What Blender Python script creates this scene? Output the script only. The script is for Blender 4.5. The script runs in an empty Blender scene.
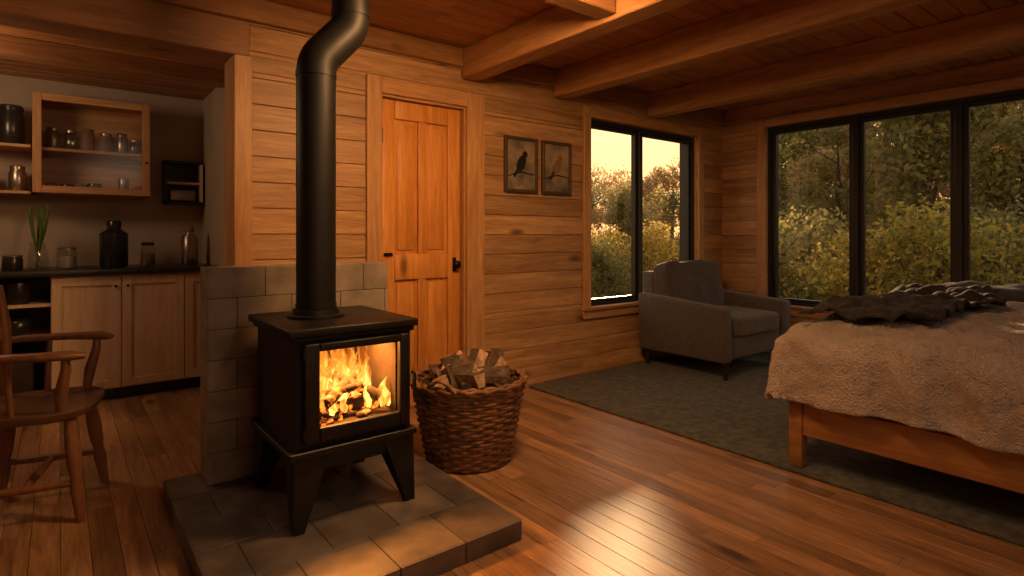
import bpy, bmesh, math, random
import numpy as np
from mathutils import Vector, Matrix, noise
random.seed(7); np.random.seed(7)
scene = bpy.context.scene
col = scene.collection
R = random.random
def U(a, b): return a + (b - a) * random.random()

# ------------------------------------------------------------------ materials
def base_mat(name):
    m = bpy.data.materials.new(name); m.use_nodes = True
    nt = m.node_tree; b = nt.nodes["Principled BSDF"]
    return m, nt, nt.nodes, nt.links, b
def ramp(nodes, stops):
    r = nodes.new("ShaderNodeValToRGB"); e = r.color_ramp.elements
    e[0].position, e[0].color = stops[0][0], (*stops[0][1], 1)
    e[1].position, e[1].color = stops[-1][0], (*stops[-1][1], 1)
    for p, c in stops[1:-1]:
        n = e.new(p); n.color = (*c, 1)
    return r
def M(nodes, links, op, a, b=None, clamp=False):
    n = nodes.new("ShaderNodeMath"); n.operation = op; n.use_clamp = clamp
    for i, v in enumerate((a, b)):
        if v is None: continue
        if isinstance(v, (int, float)): n.inputs[i].default_value = v
        else: links.new(v, n.inputs[i])
    return n.outputs[0]

def wood(name, cd, cl, axis=0, rough=.5, knots=.1, var=.25, freq=1.0, bump=.15, coat=0.0, rvar=.12):
    m, nt, N, L, b = base_mat(name)
    tc = N.new("ShaderNodeTexCoord"); g = N.new("ShaderNodeNewGeometry")
    cm = N.new("ShaderNodeVectorMath"); cm.operation = 'SCALE'; cm.inputs[0].default_value = (37.1, 19.7, 53.3)
    L.new(g.outputs["Random Per Island"], cm.inputs["Scale"])
    ad = N.new("ShaderNodeVectorMath"); ad.operation = 'ADD'
    L.new(tc.outputs["Object"], ad.inputs[0]); L.new(cm.outputs[0], ad.inputs[1])
    mp = N.new("ShaderNodeMapping"); s = [10 * freq] * 3; s[axis] = .8 * freq; mp.inputs["Scale"].default_value = s
    L.new(ad.outputs[0], mp.inputs["Vector"])
    n1 = N.new("ShaderNodeTexNoise"); n1.inputs["Scale"].default_value = 1.6; n1.inputs["Detail"].default_value = 5
    n1.inputs["Roughness"].default_value = .6; n1.inputs["Distortion"].default_value = 1.0
    L.new(mp.outputs[0], n1.inputs["Vector"])
    n2 = N.new("ShaderNodeTexNoise"); n2.inputs["Scale"].default_value = 11; n2.inputs["Detail"].default_value = 3
    L.new(mp.outputs[0], n2.inputs["Vector"])
    f = M(N, L, 'ADD', M(N, L, 'MULTIPLY', n1.outputs["Fac"], .65), M(N, L, 'MULTIPLY', n2.outputs["Fac"], .35))
    mid = tuple((a + c) / 2 for a, c in zip(cd, cl))
    r = ramp(N, [(.34, cd), (.5, mid), (.64, cl)]); L.new(f, r.inputs[0])
    out = r.outputs[0]
    if knots:
        mk = N.new("ShaderNodeMapping"); s = [4.6] * 3; s[axis] = 1.7; mk.inputs["Scale"].default_value = s
        L.new(ad.outputs[0], mk.inputs["Vector"])
        v = N.new("ShaderNodeTexVoronoi"); v.inputs["Scale"].default_value = 1.0; L.new(mk.outputs[0], v.inputs["Vector"])
        kr = ramp(N, [(knots * .5, (1, 1, 1)), (knots * 1.5, (0, 0, 0))]); L.new(v.outputs["Distance"], kr.inputs[0])
        mx = N.new("ShaderNodeMixRGB"); mx.inputs[2].default_value = (cd[0] * .35, cd[1] * .3, cd[2] * .3, 1)
        L.new(M(N, L, 'MULTIPLY', kr.outputs[0], .85), mx.inputs[0]); L.new(out, mx.inputs[1]); out = mx.outputs[0]
    h = N.new("ShaderNodeHueSaturation"); L.new(out, h.inputs["Color"])
    L.new(M(N, L, 'ADD', M(N, L, 'MULTIPLY', g.outputs["Random Per Island"], var), 1 - var * .6), h.inputs["Value"])
    L.new(h.outputs[0], b.inputs["Base Color"])
    L.new(M(N, L, 'ADD', M(N, L, 'MULTIPLY', n1.outputs["Fac"], rvar), rough - rvar / 2), b.inputs["Roughness"])
    bp = N.new("ShaderNodeBump"); bp.inputs["Strength"].default_value = bump; bp.inputs["Distance"].default_value = .01
    L.new(f, bp.inputs["Height"]); L.new(bp.outputs[0], b.inputs["Normal"])
    b.inputs["Coat Weight"].default_value = coat; b.inputs["Coat Roughness"].default_value = .3
    return m

def plain(name, c, rough=.5, metal=0, var=.15, scale=12, bump=.1, bscale=60, c2=None, sheen=0, island=0.0, dist=.005, spec=.5):
    m, nt, N, L, b = base_mat(name)
    tc = N.new("ShaderNodeTexCoord")
    n = N.new("ShaderNodeTexNoise"); n.inputs["Scale"].default_value = scale; n.inputs["Detail"].default_value = 4
    L.new(tc.outputs["Object"], n.inputs["Vector"])
    c2 = c2 or tuple(max(0, x * (1 - var * 2)) for x in c)
    r = ramp(N, [(.35, c2), (.65, c)]); L.new(n.outputs["Fac"], r.inputs[0])
    out = r.outputs[0]
    if island:
        g = N.new("ShaderNodeNewGeometry"); h = N.new("ShaderNodeHueSaturation"); L.new(out, h.inputs["Color"])
        L.new(M(N, L, 'ADD', M(N, L, 'MULTIPLY', g.outputs["Random Per Island"], island), 1 - island * .5), h.inputs["Value"])
        out = h.outputs[0]
    L.new(out, b.inputs["Base Color"])
    b.inputs["Roughness"].default_value = rough; b.inputs["Metallic"].default_value = metal
    b.inputs["Sheen Weight"].default_value = sheen; b.inputs["Specular IOR Level"].default_value = spec
    n2 = N.new("ShaderNodeTexNoise"); n2.inputs["Scale"].default_value = bscale; n2.inputs["Detail"].default_value = 3
    L.new(tc.outputs["Object"], n2.inputs["Vector"])
    bp = N.new("ShaderNodeBump"); bp.inputs["Strength"].default_value = bump; bp.inputs["Distance"].default_value = dist
    L.new(n2.outputs["Fac"], bp.inputs["Height"]); L.new(bp.outputs[0], b.inputs["Normal"])
    return m

def glass(name, gloss=.06, tint=(1, 1, 1), rough=.02):
    m, nt, N, L, b = base_mat(name)
    N.remove(b); o = [x for x in N if x.type == 'OUTPUT_MATERIAL'][0]
    t = N.new("ShaderNodeBsdfTransparent"); t.inputs[0].default_value = (*tint, 1)
    g = N.new("ShaderNodeBsdfGlossy"); g.inputs["Roughness"].default_value = rough
    mx = N.new("ShaderNodeMixShader"); mx.inputs[0].default_value = gloss
    L.new(t.outputs[0], mx.inputs[1]); L.new(g.outputs[0], mx.inputs[2]); L.new(mx.outputs[0], o.inputs[0])
    return m

wd, wl = (.30, .145, .056), (.60, .36, .165)
mWall = wood("pine_wall", wd, wl, 0, .5, .11, .4)
mWallB = wood("pine_wall_y", wd, wl, 1, .5, .11, .4)
mFloor = wood("oak_floor", (.20, .102, .047), (.49, .285, .14), 1, .43, .12, .60, coat=.05, bump=.14)
mCeil = wood("pine_ceiling", (.29, .115, .036), (.52, .24, .085), 0, .45, .12, .35)
mBeamY = wood("beam_wood", (.30, .135, .045), (.57, .31, .12), 1, .5, .1, .15)
mBeamX = wood("beam_wood_x", (.23, .10, .034), (.42, .215, .085), 0, .5, .1, .15)
tv = ((.36, .17, .06), (.60, .34, .14))
mTrimV = wood("trim_wood_v", *tv, 2, .45, 0, .15)
mTrimX = wood("trim_wood_x", *tv, 0, .45, 0, .15)
mTrimY = wood("trim_wood_y", *tv, 1, .45, 0, .15)
mDoor = wood("door_wood", (.52, .19, .036), (.80, .37, .085), 2, .42, .11, .12)
mCab = wood("cabinet_wood", (.54, .38, .23), (.70, .53, .35), 2, .5, 0, .06)
mChair = wood("chair_wood", (.15, .066, .027), (.31, .145, .06), 2, .4, 0, .1, freq=2)
mSeat = wood("chair_seat_wood", (.08, .042, .026), (.19, .10, .058), 0, .35, 0, .1, freq=2)
mBed = wood("bed_wood", (.30, .13, .045), (.50, .25, .09), 1, .4, 0, .1)
mPlaster = plain("plaster", (.46, .37, .285), .85, var=.06, scale=3, bump=.05)
mDark = plain("dark_counter", (.022, .02, .018), .35, var=.2)
mBlackF = plain("black_frame", (.012, .012, .013), .45, var=.1, bump=.02)
mIron = plain("cast_iron", (.022, .021, .020), .45, .4, var=.2, bump=.12, bscale=220, dist=.001)
mPipe = plain("stove_pipe_black", (.020, .020, .020), .5, .4, var=.1, bump=.05, bscale=200, dist=.001)
mSoot = plain("firebrick_soot", (.045, .028, .016), .9, var=.3, scale=9, bump=.4)
mTile = plain("slate_tile", (.18, .155, .138), .34, var=.25, scale=8, bump=.15, bscale=22, c2=(.095, .083, .075), island=.5, dist=.003)
mMort = plain("mortar", (.055, .048, .042), .9)
mBlockT = plain("stone_block", (.33, .275, .22), .55, var=.2, scale=8, bump=.2, bscale=24, c2=(.20, .165, .13), island=.4, dist=.003)
mRug = plain("wool_rug", (.145, .145, .11), .95, scale=22, bump=1.0, bscale=130, c2=(.065, .072, .06), sheen=.1, dist=.01)
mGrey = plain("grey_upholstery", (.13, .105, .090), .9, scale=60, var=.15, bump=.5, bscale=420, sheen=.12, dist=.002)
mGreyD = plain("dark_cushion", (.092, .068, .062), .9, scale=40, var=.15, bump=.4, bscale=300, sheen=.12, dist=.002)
mLeg = plain("dark_leg", (.03, .02, .014), .4)
mFrameP = plain("picture_frame_wood", (.085, .05, .027), .5)
mThrow = plain("throw_fabric", (.045, .038, .037), .95, scale=30, var=.2, bump=.6, bscale=200, sheen=.1, dist=.004)
mMat = plain("mattress", (.6, .55, .48), .9)
mPil = plain("grey_pillow_fabric", (.10, .095, .098), .9, scale=20, bump=.3, bscale=120)
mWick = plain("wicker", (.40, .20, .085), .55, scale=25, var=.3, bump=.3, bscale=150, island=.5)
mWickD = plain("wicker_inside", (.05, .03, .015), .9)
mBark = plain("bark", (.16, .115, .08), .95, scale=30, var=.3, bump=1.0, bscale=70, dist=.01)
mSplit = plain("split_wood", (.72, .47, .27), .85, scale=30, var=.25, bump=.6, bscale=90, island=.7)
mGlass = glass("window_glass", .035)
mGlassC = glass("cabinet_glass", .03, (.90, .90, .88), .15)
mGlassJ = glass("jar_glass", .12, (.85, .87, .85), .05)
mGlassF = glass("stove_glass", .02, (1, .97, .93), .08)
mSteel = plain("brushed_metal", (.36, .31, .26), .3, .9, var=.1)
mBlackBottle = plain("black_enamel", (.03, .027, .025), .25, .2)
mGreen = plain("plant_green", (.08, .15, .035), .6)
mCeramic = plain("ceramic_white", (.45, .40, .34), .4)
mBrown = plain("spice_brown", (.24, .13, .07), .6)
mPicMat = plain("picture_print", (.36, .27, .16), .8, scale=6, c2=(.08, .08, .07))
mBurner = plain("hinge_black", (.02, .018, .016), .4, .7)

def duvet_mat():
    m, nt, N, L, b = base_mat("knitted_duvet")
    tc = N.new("ShaderNodeTexCoord")
    n = N.new("ShaderNodeTexNoise"); n.inputs["Scale"].default_value = 5; n.inputs["Detail"].default_value = 5
    L.new(tc.outputs["Object"], n.inputs["Vector"])
    r = ramp(N, [(.3, (.62, .50, .40)), (.7, (.80, .69, .58))]); L.new(n.outputs["Fac"], r.inputs[0])
    L.new(r.outputs[0], b.inputs["Base Color"]); b.inputs["Roughness"].default_value = .95; b.inputs["Sheen Weight"].default_value = .2
    v = N.new("ShaderNodeTexNoise"); v.inputs["Scale"].default_value = 40; v.inputs["Detail"].default_value = 3; v.inputs["Distortion"].default_value = 2.0
    L.new(tc.outputs["Object"], v.inputs["Vector"])
    n2 = N.new("ShaderNodeTexNoise"); n2.inputs["Scale"].default_value = 120; n2.inputs["Detail"].default_value = 4; L.new(tc.outputs["Object"], n2.inputs["Vector"])
    bp = N.new("ShaderNodeBump"); bp.inputs["Strength"].default_value = 1.0; bp.inputs["Distance"].default_value = .03
    L.new(M(N, L, 'ADD', v.outputs["Fac"], M(N, L, 'MULTIPLY', n2.outputs["Fac"], .6)), bp.inputs["Height"]); L.new(bp.outputs[0], b.inputs["Normal"])
    return m
mDuvet = duvet_mat()

def flame_mat():
    m, nt, N, L, b = base_mat("flames"); N.remove(b)
    o = [x for x in N if x.type == 'OUTPUT_MATERIAL'][0]
    tc = N.new("ShaderNodeTexCoord"); sx = N.new("ShaderNodeSeparateXYZ"); L.new(tc.outputs["Object"], sx.inputs[0])
    z = M(N, L, 'MULTIPLY', M(N, L, 'SUBTRACT', sx.outputs[2], .47), 3.6, True)
    mp = N.new("ShaderNodeMapping"); mp.inputs["Scale"].default_value = (20, 20, 8); L.new(tc.outputs["Object"], mp.inputs[0])
    n = N.new("ShaderNodeTexNoise"); n.inputs["Scale"].default_value = 1; n.inputs["Detail"].default_value = 3; n.inputs["Distortion"].default_value = 1.5
    L.new(mp.outputs[0], n.inputs["Vector"])
    f = M(N, L, 'ADD', M(N, L, 'MULTIPLY', n.outputs["Fac"], 1.15), M(N, L, 'MULTIPLY', z, .38))
    r = ramp(N, [(.45, (1, .54, .12)), (.68, (1, .33, .035)), (1.0, (.9, .14, .004))]); L.new(f, r.inputs[0])
    e = N.new("ShaderNodeEmission"); L.new(r.outputs[0], e.inputs[0])
    st = ramp(N, [(.4, (1, 1, 1)), (.65, (.42, .42, .42)), (1.0, (.14, .14, .14))]); L.new(f, st.inputs[0])
    L.new(M(N, L, 'MULTIPLY', st.outputs[0], 4.6), e.inputs[1])
    t = N.new("ShaderNodeBsdfTransparent"); mx = N.new("ShaderNodeMixShader")
    a = ramp(N, [(.5, (.25, .25, .25)), (.95, (.92, .92, .92))]); L.new(f, a.inputs[0])
    L.new(a.outputs[0], mx.inputs[0]); L.new(e.outputs[0], mx.inputs[1]); L.new(t.outputs[0], mx.inputs[2]); L.new(mx.outputs[0], o.inputs[0])
    return m
mFlame = flame_mat()
def ember_mat():
    m, nt, N, L, b = base_mat("burning_log")
    tc = N.new("ShaderNodeTexCoord"); n = N.new("ShaderNodeTexNoise"); n.inputs["Scale"].default_value = 26; n.inputs["Detail"].default_value = 4
    L.new(tc.outputs["Object"], n.inputs["Vector"])
    r = ramp(N, [(.50, (0, 0, 0)), (.60, (1, .18, .015)), (.76, (1, .45, .09))]); L.new(n.outputs["Fac"], r.inputs[0])
    L.new(r.outputs[0], b.inputs["Emission Color"]); b.inputs["Emission Strength"].default_value = 2.5
    b.inputs["Base Color"].default_value = (.04, .025, .018, 1); b.inputs["Roughness"].default_value = .9
    return m
mEmber = ember_mat()
def leaf_mat(name, stops):
    m, nt, N, L, b = base_mat(name); N.remove(b)
    o = [x for x in N if x.type == 'OUTPUT_MATERIAL'][0]
    g = N.new("ShaderNodeNewGeometry"); oi = N.new("ShaderNodeObjectInfo")
    f = M(N, L, 'ADD', M(N, L, 'MULTIPLY', g.outputs["Random Per Island"], .6), M(N, L, 'MULTIPLY', oi.outputs["Random"], .4))
    r = ramp(N, stops); L.new(f, r.inputs[0])
    d = N.new("ShaderNodeBsdfDiffuse"); t = N.new("ShaderNodeBsdfTranslucent")
    L.new(r.outputs[0], d.inputs[0]); L.new(r.outputs[0], t.inputs[0])
    mx = N.new("ShaderNodeMixShader"); mx.inputs[0].default_value = .6
    L.new(d.outputs[0], mx.inputs[1]); L.new(t.outputs[0], mx.inputs[2]); L.new(mx.outputs[0], o.inputs[0])
    return m
mLeafG = leaf_mat("leaves_green", [(.1, (.14, .15, .065)), (.5, (.29, .27, .105)), (.9, (.50, .40, .14))])
mLeafF = leaf_mat("leaves_far_hazed", [(.1, (.40, .31, .17)), (.5, (.54, .41, .22)), (.9, (.72, .53, .29))])  # pale gold tones paint the misty evening haze into the leaf colour
mLeafY = leaf_mat("leaves_autumn", [(.1, (.20, .21, .06)), (.5, (.45, .37, .09)), (.9, (.76, .53, .13))])
mGrass = plain("grass_ground", (.15, .14, .055), .95, scale=2, c2=(.08, .085, .04), bump=.1, bscale=20, spec=0)

# ------------------------------------------------------------------ mesh builder
class B:
    def __init__(s): s.v = []; s.f = []; s.m = []; s.s = []; s.mats = []
    def mi(s, mat):
        if mat not in s.mats: s.mats.append(mat)
        return s.mats.index(mat)
    def add(s, verts, faces, mat, smooth=False):
        o = len(s.v); s.v += [tuple(v) for v in verts]; k = s.mi(mat)
        for f in faces:
            s.f.append([i + o for i in f]); s.m.append(k); s.s.append(smooth)
    def box(s, x0, x1, y0, y1, z0, z1, mat, Mx=None):
        vs = [Vector((x, y, z)) for x in (x0, x1) for y in (y0, y1) for z in (z0, z1)]
        if Mx: vs = [Mx @ v for v in vs]
        s.add(vs, [(0, 1, 3, 2), (4, 6, 7, 5), (0, 4, 5, 1), (2, 3, 7, 6), (0, 2, 6, 4), (1, 5, 7, 3)], mat)
    def rbox(s, x0, x1, y0, y1, z0, z1, mat, r=.01, seg=2, Mx=None, fn=None):
        bm = bmesh.new(); bmesh.ops.create_cube(bm, size=1)
        for v in bm.verts:
            v.co = Vector(((x0 + x1) / 2 + v.co.x * (x1 - x0), (y0 + y1) / 2 + v.co.y * (y1 - y0), (z0 + z1) / 2 + v.co.z * (z1 - z0)))
            if fn: v.co = Vector(fn(v.co))
        bmesh.ops.bevel(bm, geom=bm.edges[:], offset=r, segments=seg, profile=.5, affect='EDGES', clamp_overlap=True)
        bm.verts.index_update()
        vs = [(Mx @ v.co) if Mx else v.co.copy() for v in bm.verts]
        s.add(vs, [[v.index for v in f.verts] for f in bm.faces], mat, seg > 1); bm.free()
    def hexa(s, pts, mat):
        s.add(pts, [(0, 1, 2, 3), (4, 5, 6, 7), (0, 1, 5, 4), (1, 2, 6, 5), (2, 3, 7, 6), (3, 0, 4, 7)], mat)
    def cushion(s, c, size, mat, e=5, n=12, Mx=None, wr=0, seed=0):
        verts = {}; vl = []; fl = []
        def key(p):
            k = tuple(round(x, 5) for x in p)
            if k not in verts: verts[k] = len(vl); vl.append(Vector(p))
            return verts[k]
        g = [-1 + 2 * i / n for i in range(n + 1)]
        for ax in range(3):
            for sg in (-1, 1):
                for i in range(n):
                    for j in range(n):
                        q = []
                        for (a, b_) in ((i, j), (i + 1, j), (i + 1, j + 1), (i, j + 1)):
                            p = [0, 0, 0]; p[ax] = sg; p[(ax + 1) % 3] = g[a]; p[(ax + 2) % 3] = g[b_]; q.append(key(p))
                        fl.append(q)
        out = []
        for p in vl:
            d = (abs(p.x) ** e + abs(p.y) ** e + abs(p.z) ** e) ** (1 / e); q = p / d
            w = Vector((q.x * size[0] / 2, q.y * size[1] / 2, q.z * size[2] / 2))
            if wr: w += q * wr * noise.noise(w * 7 + Vector((seed, seed, 0)))
            if Mx: w = Mx @ w
            out.append(w + Vector(c))
        s.add(out, fl, mat, True)
    def tube(s, pts, rad, mat, seg=10, closed=False, caps=True, smooth=True, flat=1.0):
        pts = [Vector(p) for p in pts]; n = len(pts)
        if isinstance(rad, (int, float)): rad = [rad] * n
        T = []
        for i in range(n):
            if closed: t = pts[(i + 1) % n] - pts[i - 1]
            else: t = pts[min(i + 1, n - 1)] - pts[max(i - 1, 0)]
            T.append(t.normalized())
        up = Vector((0, 0, 1)) if abs(T[0].z) < .9 else Vector((1, 0, 0))
        nrm = (up - T[0] * up.dot(T[0])).normalized(); vs = []
        for i in range(n):
            nrm = (nrm - T[i] * nrm.dot(T[i])).normalized(); bn = T[i].cross(nrm)
            for k in range(seg):
                a = 2 * math.pi * k / seg
                vs.append(pts[i] + (nrm * math.cos(a) * flat + bn * math.sin(a)) * rad[i])
        fs = []; m = n if closed else n - 1
        for i in range(m):
            for k in range(seg):
                a = i * seg + k; b_ = i * seg + (k + 1) % seg; j = ((i + 1) % n) * seg
                fs.append((a, b_, j + (k + 1) % seg, j + k))
        s.add(vs, fs, mat, smooth)
        if caps and not closed:
            o = len(s.v) - len(vs); k0 = s.mi(mat)
            for fc in (list(range(seg)), list(range((n - 1) * seg, n * seg))):
                s.f.append([i + o for i in fc]); s.m.append(k0); s.s.append(False)
    def lathe(s, prof, c, mat, seg=24):
        vs = []; fs = []
        for r, z in prof:
            for k in range(seg):
                a = 2 * math.pi * k / seg; vs.append((c[0] + r * math.cos(a), c[1] + r * math.sin(a), c[2] + z))
        for i in range(len(prof) - 1):
            for k in range(seg):
                fs.append((i * seg + k, i * seg + (k + 1) % seg, (i + 1) * seg + (k + 1) % seg, (i + 1) * seg + k))
        fs.append(tuple(range(seg))); fs.append(tuple(range((len(prof) - 1) * seg, len(prof) * seg)))
        s.add(vs, fs, mat, True)
    def done(s, name, bevel=0, loc=(0, 0, 0), rotz=0, sharp=True, parent=None, scale=1):
        me = bpy.data.meshes.new(name); me.from_pydata(s.v, [], s.f)
        for m in s.mats: me.materials.append(m)
        me.polygons.foreach_set("material_index", s.m); me.polygons.foreach_set("use_smooth", s.s)
        bm = bmesh.new(); bm.from_mesh(me); bmesh.ops.recalc_face_normals(bm, faces=bm.faces)
        if sharp:
            for e in bm.edges:
                if len(e.link_faces) == 2 and e.calc_face_angle(0) > .9: e.smooth = False
        bm.to_mesh(me); bm.free(); me.update()
        ob = bpy.data.objects.new(name, me); col.objects.link(ob)
        ob.location = loc; ob.rotation_euler = (0, 0, rotz); ob.scale = (scale,) * 3
        if parent: ob.parent = parent
        return ob
def empty(name):
    o = bpy.data.objects.new(name, None); col.objects.link(o); return o

def subtract(u0, u1, a, b, ops):
    iv = [(u0, u1)]
    for (p, q, r_, t) in ops:
        if r_ < b - 1e-6 and t > a + 1e-6:
            nv = []
            for (x, y) in iv:
                if q <= x or p >= y: nv.append((x, y)); continue
                if p > x: nv.append((x, p))
                if q < y: nv.append((q, y))
            iv = nv
    return iv
def boards(b, fn, u0, u1, v0, v1, w, th, mat, ops=(), gap=.004, maxlen=2.4, chamfer=.004):
    v = v0
    while v < v1 - 1e-4:
        ve = min(v + w, v1); cuts = sorted({v, ve} | {x for o in ops for x in (o[2], o[3]) if v < x < ve})
        for a, c in zip(cuts[:-1], cuts[1:]):
            for (p, q) in subtract(u0, u1, a, c, ops):
                x = p
                while x < q - 1e-4:
                    l = U(.4, 1) * maxlen; y = min(q, x + l)
                    if q - y < .35: y = q
                    ga = gap if a == v else 0; P = x + .0008; Q = y - .0008
                    ch = chamfer
                    prof = [(a + ga / 2, 0), (a + ga / 2, th - ch), (a + ga / 2 + ch, th), (c - ga / 2 - ch, th), (c - ga / 2, th - ch), (c - ga / 2, 0)]
                    vs = [fn(P, t, h) for t, h in prof] + [fn(Q, t, h) for t, h in prof]
                    fs = [(i, (i + 1) % 6, 6 + (i + 1) % 6, 6 + i) for i in range(6)] + [tuple(range(6)), tuple(range(6, 12))]
                    b.add(vs, fs, mat); x = y
        v = ve
def core(b, fn, u0, u1, v0, v1, d0, d1, ops, mat):
    cuts = sorted({v0, v1} | {x for o in ops for x in (o[2], o[3]) if v0 < x < v1})
    for a, c in zip(cuts[:-1], cuts[1:]):
        for (p, q) in subtract(u0, u1, a, c, ops):
            P = fn(p, a, d0); Q = fn(q, c, d1)
            b.box(min(P[0], Q[0]), max(P[0], Q[0]), min(P[1], Q[1]), max(P[1], Q[1]), min(P[2], Q[2]), max(P[2], Q[2]), mat)

YA = 3.38; XB = 5.51; CZ = 2.46
# ------------------------------------------------------------------ room shell
fA = lambda u, v, h: (u, YA + .02 - h, v)
opsA = [(1.60, 2.25, -1, 2.06), (3.50, 5.06, .54, 2.15)]
b = B(); boards(b, fA, .82, XB, 0, CZ, .145, .02, mWall, opsA, gap=.003, chamfer=.003)
core(b, fA, .75, XB + .2, 0, CZ + .1, -.16, 0, opsA, mWall); b.done("wall_north")
fB = lambda u, v, h: (XB + .02 - h, u, v)
opsB = [(-.15, 2.90, .47, 2.23)]
b = B(); boards(b, fB, -2.6, YA, 0, CZ, .145, .02, mWallB, opsB, gap=.003, chamfer=.003)
core(b, fB, -2.8, YA + .02, 0, CZ + .1, -.16, 0, opsB, mWallB); b.done("wall_east")
fW = lambda u, v, h: (-2.22 + h, u, v)
b = B(); boards(b, fW, -2.6, 5.6, 0, CZ, .145, .02, mWallB); core(b, fW, -2.8, 5.6, 0, CZ + .1, -.1, 0, [], mWallB); b.done("wall_west")
fS = lambda u, v, h: (u, -2.62 + h, v)
b = B(); boards(b, fS, -2.2, XB, 0, CZ, .145, .02, mWall); core(b, fS, -2.2, XB, 0, CZ + .1, -.1, 0, [], mWall); b.done("wall_south")
b = B(); boards(b, lambda u, v, h: (v, u, -.02 + h), -2.6, 5.5, -2.2, XB, .088, .02, mFloor, gap=.0014, maxlen=2.0, chamfer=.0011)
b.box(-2.3, XB + .1, -2.7, 5.6, -.12, -.02, mFloor); b.done("floor")
b = B(); boards(b, lambda u, v, h: (u, v, CZ + .02 - h), -2.2, XB, -2.6, YA, .12, .02, mCeil, gap=.004, maxlen=3.5)
b.box(-2.3, XB + .2, -2.8, YA + .1, CZ + .02, CZ + .12, mCeil); b.done("ceiling")
for i, x in enumerate((2.20, 3.07, 4.23)):
    b = B(); b.rbox(x, x + .14, -2.59, YA - .03, 2.25, CZ - .002, mBeamY, .006, 1); b.done("ceiling_beam")
b = B(); b.rbox(-2.19, 2.19, 1.93, 2.05, 2.27, CZ - .002, mBeamX, .006, 1); b.done("ceiling_cross_beam")
b = B()
b.rbox(-2.18, XB - .04, YA - .045, YA - .002, 2.33, CZ - .003, mBeamX, .004, 1); b.done("trim_1")
b = B(); b.rbox(XB - .04, XB - .002, -2.58, YA - .05, 2.35, CZ - .003, mBeamY, .004, 1); b.done("trim_2")
b = B(); b.rbox(-2.18, .83, YA - .0, YA + .22, 2.14, CZ + .02, mBeamX, .006, 1); b.done("kitchen_header_beam")
b = B(); b.rbox(.735, .83, YA - .03, YA + .2, 0, 2.135, mTrimV, .005, 1); b.done("trim_3")
b = B(); b.box(-2.2, 1.10, 5.45, 5.6, 0, 2.5, mPlaster); b.done("wall_kitchen_back")
b = B(); b.box(.95, 1.10, YA + .19, 5.45, 0, 2.5, mPlaster); b.done("wall_kitchen_side")
b = B(); boards(b, lambda u, v, h: (u, v, 2.32 - h), -2.2, .95, YA + .22, 5.45, .12, .02, mCeil, gap=.005)
b.box(-2.2, .95, YA + .22, 5.45, 2.32, 2.45, mCeil)
b.rbox(-2.19, .94, 4.35, 4.47, 2.2, 2.30, mBeamX, .005, 1)
b.done("ceiling_kitchen")

# ------------------------------------------------------------------ door
b = B(); y = YA
b.rbox(1.50, 1.60, y - .025, y + .0, 0, 2.165, mTrimV, .004, 1); b.rbox(2.25, 2.40, y - .025, y, 0, 2.165, mTrimV, .004, 1)
b.rbox(1.60, 2.25, y - .025, y, 2.06, 2.165, mTrimX, .004, 1)
b.box(1.60, 1.615, y, y + .17, 0, 2.06, mTrimV); b.box(2.235, 2.25, y, y + .17, 0, 2.06, mTrimV); b.box(1.615, 2.235, y, y + .17, 2.045, 2.06, mTrimX)
b.done("trim_4")
b = B(); y0 = y + .05
b.box(1.62, 2.23, y0 + .012, y0 + .05, .01, 2.04, mDoor)
for (x0, x1, z0, z1) in ((1.62, 1.72, .01, 2.04), (2.13, 2.23, .01, 2.04), (1.72, 2.13, 1.92, 2.04), (1.72, 2.13, .01, .20), (1.72, 2.13, .86, 1.03), (1.895, 1.955, .20, .86), (1.895, 1.955, 1.03, 1.92)):
    b.rbox(x0 + .0008, x1 - .0008, y0 - .012, y0 + .014, z0, z1, mDoor, .005, 2)
for (x0, x1, z0, z1) in ((1.745, 1.87, .225, .835), (1.98, 2.105, .225, .835), (1.745, 1.87, 1.055, 1.895), (1.98, 2.105, 1.055, 1.895)):
    b.rbox(x0, x1, y0 + .002, y0 + .014, z0, z1, mDoor, .008, 2)
b.tube([(2.18, y0 - .012, .95), (2.18, y0 - .045, .95)], .012, mBurner)
b.cushion((2.18, y0 - .055, .95), (.055, .035, .055), mBurner, 2.2, 8)
b.rbox(2.165, 2.195, y0 - .017, y0 - .011, .90, 1.00, mBurner, .004, 2)
for z in (.35, 1.75): b.box(1.612, 1.635, y0 - .018, y0 - .008, z, z + .1, mBurner)
b.rbox(1.64, 1.70, y0 - .03, y0 - .012, 1.02, 1.04, mBurner, .004, 1)
b.done("door_1")

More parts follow.
